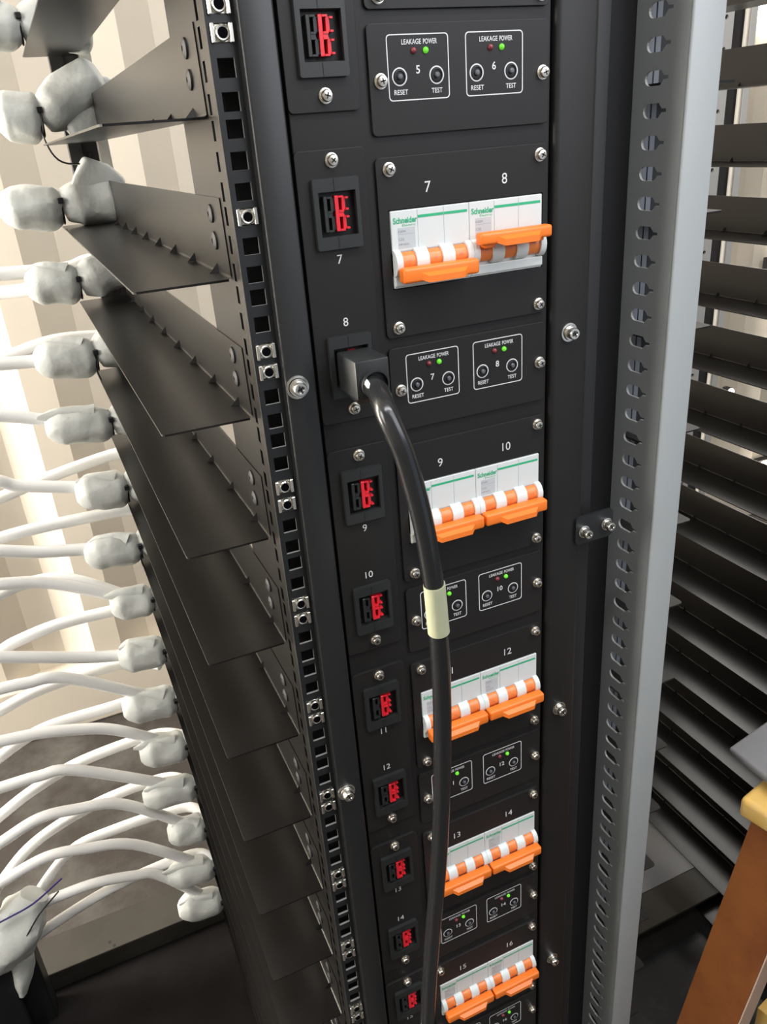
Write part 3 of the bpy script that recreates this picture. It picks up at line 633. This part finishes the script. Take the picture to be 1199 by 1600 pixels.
cables = {
'running level into the fourth wrap': [(-0.281, 0.645, 0.905), (-0.24, 0.645, 0.9), (-0.184, 0.62, 0.892)],
'rising over the fourth wrap': [(-0.275, 0.64, 0.924), (-0.234, 0.64, 0.922), (-0.192, 0.64, 0.92), (-0.154, 0.64, 0.919), (-0.128, 0.64, 0.925)],
'entering the fifth wrap level': [(-0.301, 0.61, 0.828), (-0.26, 0.61, 0.822), (-0.183, 0.605, 0.812)],
'arching above the fifth wrap': [(-0.308, 0.645, 0.806), (-0.261, 0.645, 0.819), (-0.242, 0.645, 0.824), (-0.19, 0.645, 0.833), (-0.132, 0.645, 0.829)],
'entering the sixth wrap level': [(-0.319, 0.61, 0.765), (-0.276, 0.61, 0.759), (-0.205, 0.60, 0.752), (-.18, .60, .75)],
'entering the seventh wrap, sagging slightly': [(-0.338, 0.61, 0.694), (-0.298, 0.61, 0.675), (-0.272, 0.61, 0.662), (-0.221, 0.60, 0.654), (-.19, .60, .652)],
'rising steeply past the seventh wrap': [(-0.357, 0.645, 0.629), (-0.307, 0.645, 0.64), (-0.232, 0.645, 0.656), (-0.144, 0.645, 0.668)],
'rising gently above the eighth wrap': [(-0.367, 0.62, 0.591), (-0.32, 0.62, 0.594), (-0.269, 0.62, 0.596), (-0.147, 0.62, 0.592)],
'entering the eighth wrap level': [(-0.365, 0.60, 0.598), (-0.322, 0.60, 0.585), (-0.272, 0.60, 0.569), (-0.235, 0.60, 0.558), (-.19, .595, .556)],
'arching into the ninth wrap from above': [(-0.379, 0.61, 0.545), (-0.335, 0.61, 0.533), (-0.272, 0.61, 0.515), (-0.199, 0.61, 0.512)],
'crossing under another just before the ninth wrap': [(-0.391, 0.63, 0.501), (-0.341, 0.63, 0.509), (-0.306, 0.63, 0.515), (-0.248, 0.62, 0.509), (-0.19, 0.60, 0.475)],
'sweeping up between the ninth and tenth wraps': [(-0.418, 0.63, 0.402), (-0.364, 0.63, 0.421), (-0.338, 0.63, 0.43), (-0.272, 0.63, 0.439), (-0.164, 0.63, 0.433)],
'entering the tenth wrap level': [(-0.407, 0.60, 0.446), (-0.362, 0.60, 0.43), (-0.314, 0.60, 0.412), (-0.241, 0.60, 0.386), (-.19, .6, .378)],
'arching flat into the eleventh wrap': [(-0.424, 0.60, 0.382), (-0.375, 0.60, 0.38), (-0.34, 0.60, 0.377), (-0.288, 0.60, 0.366), (-0.19, 0.60, 0.300)],
'rising greyish one behind the eleventh wrap': [(-0.445, 0.64, 0.305), (-0.391, 0.64, 0.319), (-0.333, 0.64, 0.334), (-0.257, 0.64, 0.339), (-0.193, 0.64, 0.335)],
'arching down into the twelfth wrap': [(-0.446, 0.60, 0.302), (-0.397, 0.60, 0.295), (-0.346, 0.60, 0.288), (-0.295, 0.60, 0.274), (-0.244, 0.60, 0.252), (-0.176, 0.60, 0.205)],
'rising straight to above the twelfth wrap': [(-0.47, 0.635, 0.216), (-0.411, 0.635, 0.243), (-0.366, 0.635, 0.263), (-0.323, 0.635, 0.271), (-0.251, 0.635, 0.27), (-0.161, 0.635, 0.268)],
'running into the thirteenth wrap': [(-0.469, 0.60, 0.218), (-0.418, 0.60, 0.216), (-0.364, 0.60, 0.214), (-0.312, 0.60, 0.202), (-0.209, 0.60, 0.140), (-.18, .60, .12)],
'rising from low left to above the thirteenth wrap': [(-0.5, 0.635, 0.105), (-0.438, 0.635, 0.137), (-0.391, 0.635, 0.161), (-0.33, 0.635, 0.183), (-0.28, 0.635, 0.191), (-0.214, 0.635, 0.194), (-0.173, 0.635, 0.189)],
'arching into the fourteenth wrap': [(-0.502, 0.60, 0.097), (-0.443, 0.60, 0.117), (-0.383, 0.60, 0.137), (-0.328, 0.60, 0.13), (-0.262, 0.60, 0.108), (-0.218, 0.60, 0.083), (-0.172, 0.60, 0.042)],
'rising steeply from the hanging wrap to the fourteenth shelf rail': [(-0.546, 0.635, -0.059), (-0.472, 0.635, 0.007), (-0.417, 0.635, 0.056), (-0.353, 0.635, 0.085), (-0.276, 0.635, 0.101), (-0.19, 0.635, 0.101)],
'arching into the fifteenth wrap': [(-0.522, 0.60, 0.028), (-0.463, 0.60, 0.042), (-0.391, 0.60, 0.059), (-0.332, 0.60, 0.047), (-0.262, 0.60, 0.019), (-0.219, 0.60, -0.005), (-0.172, 0.60, -0.045)],
'rising from the hanging wrap to the fifteenth shelf rail': [(-.452, .62, -.07), (-0.426, 0.63, -0.037), (-0.359, 0.635, 0.021), (-0.29, 0.635, 0.032), (-0.178, 0.635, 0.027)],
'arching from the hanging wrap into the sixteenth wrap': [(-.46, .60, -.045), (-0.43, 0.60, -0.032), (-0.344, 0.60, -0.029), (-0.275, 0.60, -0.046), (-0.238, 0.60, -0.066), (-0.172, 0.60, -0.112)],
'lowest of all, rising from the small hanging tip': [(-0.482, 0.61, -0.121), (-0.406, 0.61, -0.089), (-0.303, 0.61, -0.062), (-0.181, 0.61, -0.057)],
}
ENDK = {'running level into the fourth wrap': 2, 'entering the fifth wrap level': 3, 'entering the sixth wrap level': 4, 'entering the seventh wrap, sagging slightly': 5, 'entering the eighth wrap level': 6, 'arching into the ninth wrap from above': 7, 'crossing under another just before the ninth wrap': 7, 'entering the tenth wrap level': 8, 'arching flat into the eleventh wrap': 9, 'arching down into the twelfth wrap': 10, 'running into the thirteenth wrap': 11, 'arching into the fourteenth wrap': 12, 'arching into the fifteenth wrap': 13, 'arching from the hanging wrap into the sixteenth wrap': 14}
for i, (k, v) in enumerate(cables.items()):
    v = [Vector(p) for p in v]
    if k in ENDK:
        while v[-1].x > -.235 and len(v) > 2: v = v[:-1]
        v.append(Vector((-.165, .592, 1.0585-.0889*ENDK[k]+.026)))
    else: v.append(v[-1]+Vector((.035, -.025, -.003)))
    if v[0].x < -.27 and v[0].x > -.55 and 'hanging' not in k:
        d = v[0]-v[1]; v = [v[0]+d.normalized()*.5+Vector((0, .05, -.05)), v[0]+d.normalized()*.2]+v
    bm = nb(); tube(bm, v, .0082 if i < 8 else .0085, n=12, sub=6)
    tag(mk(bm, 'white_cable', 'cable', smooth=True), 'white cable '+k, 'cable', 'white cables to the shelf rails')
# hanging bundle wrap, lower left
t = Thing('cable_wrap', 'large white foam wrap hanging at the lower left with cables leaving it', 'cable wrap', (-.455, .60, -.06))
bm = nb(); tube(bm, [(-.425, .60, -.005), (-.445, .595, -.030), (-.475, .59, -.062), (-.515, .59, -.085), (-.56, .60, -.10)], lambda s: .042*(.22+.80*math.sin(PI*min(1, s*.84+.08))**.7), n=22, sub=7, lump=.3, seed=3); t.part(bm, 'foam_wrap', 'foam', True)
bm = nb(); tube(bm, [(-.492, .560, -.080), (-.452, .555, -.045), (-.42, .56, -.01), (-.385, .57, .012)], .0012, n=6); t.part(bm, 'zip_tie', 'tie')
bm = nb(); tube(bm, [(-.53, .555, .000), (-.46, .553, .014), (-.42, .555, .022), (-.375, .57, .035)], .0014, n=6); t.part(bm, 'blue_zip_tie', 'violet', label='dark blue zip tie')
t = Thing('cable_wrap', 'small white foam tip drooping beside the dark post at the lower left', 'cable wrap', (-.478, .59, -.12))
bm = nb(); tube(bm, [(-.470, .595, -.112), (-.474, .590, -.135), (-.482, .585, -.165), (-.488, .585, -.190)], lambda s: .020*(1.05-.75*s), n=18, sub=6, lump=.3, seed=12); t.part(bm, 'foam_wrap', 'foam', True)
t = Thing('cable_wrap', 'white foam wrap at the left frame edge above the large hanging one', 'cable wrap', (-.53, .60, .0))
bm = nb(); tube(bm, [(-.472, .60, .040), (-.490, .597, .020), (-.520, .595, -.005), (-.56, .60, -.02)], lambda s: .026*(.55+.5*s), n=20, sub=6, lump=.3, seed=22); t.part(bm, 'foam_wrap', 'foam', True)

# ------------------------------------------------------------------ wooden stool and grey sheet at the lower right
A = Vector((.3705, -.0060, .36))
e1 = Vector((.966, .20, 0)).normalized(); e2 = Vector((.22, -.975, 0)).normalized()
t = Thing('wooden_stool', 'wooden stool with a worn yellow top standing in front of the right rack', 'stool', (A.x+.12, A.y-.1, FZ))
def obox(bm, O, u, v, w, lu, lv, lw, bev=.0):
    vs = []
    for a in (0, 1):
        for b in (0, 1):
            for c in (0, 1): vs.append(bm.verts.new(O+u*lu*a+v*lv*b+w*lw*c))
    fs = [bm.faces.new([vs[i] for i in f]) for f in [(0, 1, 3, 2), (4, 6, 7, 5), (0, 4, 5, 1), (2, 3, 7, 6), (0, 2, 6, 4), (1, 5, 7, 3)]]
    if bev: bmesh.ops.bevel(bm, geom=list({e for f in fs for e in f.edges}), offset=bev, segments=3, profile=.5, affect='EDGES')
Zv = Vector((0, 0, 1))
bm = nb(); obox(bm, A-Zv*.028, e1, e2, Zv, .30, .26, .028, .007); t.part(bm, 'seat', 'yellow', True)
def leg(bm, top, bot, wu, wv):
    c = [(0, 0), (1, 0), (1, 1), (0, 1)]
    hexa(bm, [top+e1*wu*a+e2*wv*b for a, b in c]+[bot+e1*wu*a+e2*wv*b for a, b in c])
t0 = A+e1*.012+e2*.012-Zv*.028
for du, dv, m in ((0, 0, 'wood'), (.21, 0, 'wood'), (0, .17, 'wood'), (.21, .17, 'wood')):
    top = t0+e1*du+e2*dv; bot = Vector((top.x+(-.115 if du == 0 else .115), top.y+(.02 if dv == 0 else -.03), FZ))
    bm = nb(); leg(bm, top, bot, .040, .062); lg = t.part(bm, 'leg', m)
    bm = nb(); leg(bm, top+e2*.0622+e1*.002, bot+e2*.0622+e1*.002, .036, .0015); t.part(bm, 'lit_leg_face', 'litwood', parent=lg)  # thin slab paints the lit front side of each leg paler
bm = nb(); obox(bm, t0+e1*.010+e2*.04-Zv*.34, e1, e2, Zv, .22, .022, .045); t.part(bm, 'stretcher', 'yellow')
sh = nb(); O = Vector((.3985, .040, .372)); u = Vector((.985, .17, 0)).normalized(); v = Vector((0.0, -1, 0)).normalized()
obox(sh, O, u, v, Zv, .32, .22, .010, .0035); tag(mk(sh, 'metal_sheet', 'tray', smooth=True), 'flat grey sheet with rounded corner lying on the wooden stool', 'sheet')

# lamps fixed to the rear wall; the lowest ball stands in for a rail-edge highlight
for label, c, r in (('small bright lamp on the rear wall seen in a gap between the right shelf rails', (1.805, 1.395, .1985), .009),
                    ('warm lamp on the rear wall at the right frame edge, highest of the wall lamps', (1.925, 1.390, .584), .020),
                    ('glowing ball standing in for a highlight on a right shelf rail edge, lowest of the wall glows', (2.005, 1.385, -.115), .026)):
    t = Thing('lamp_and_glint', label, 'lamp', c)
    bm = nb(); box(bm, c[0]-r, c[0]+r, c[1]+r*.6, 1.4249, c[2]-r, c[2]+r, .002); t.part(bm, 'glow_base', 'deep')
    bm = nb(); bmesh.ops.create_uvsphere(bm, u_segments=18, v_segments=12, radius=r, matrix=Matrix.Translation(c)); t.part(bm, 'glow_ball', 'lamp', True)
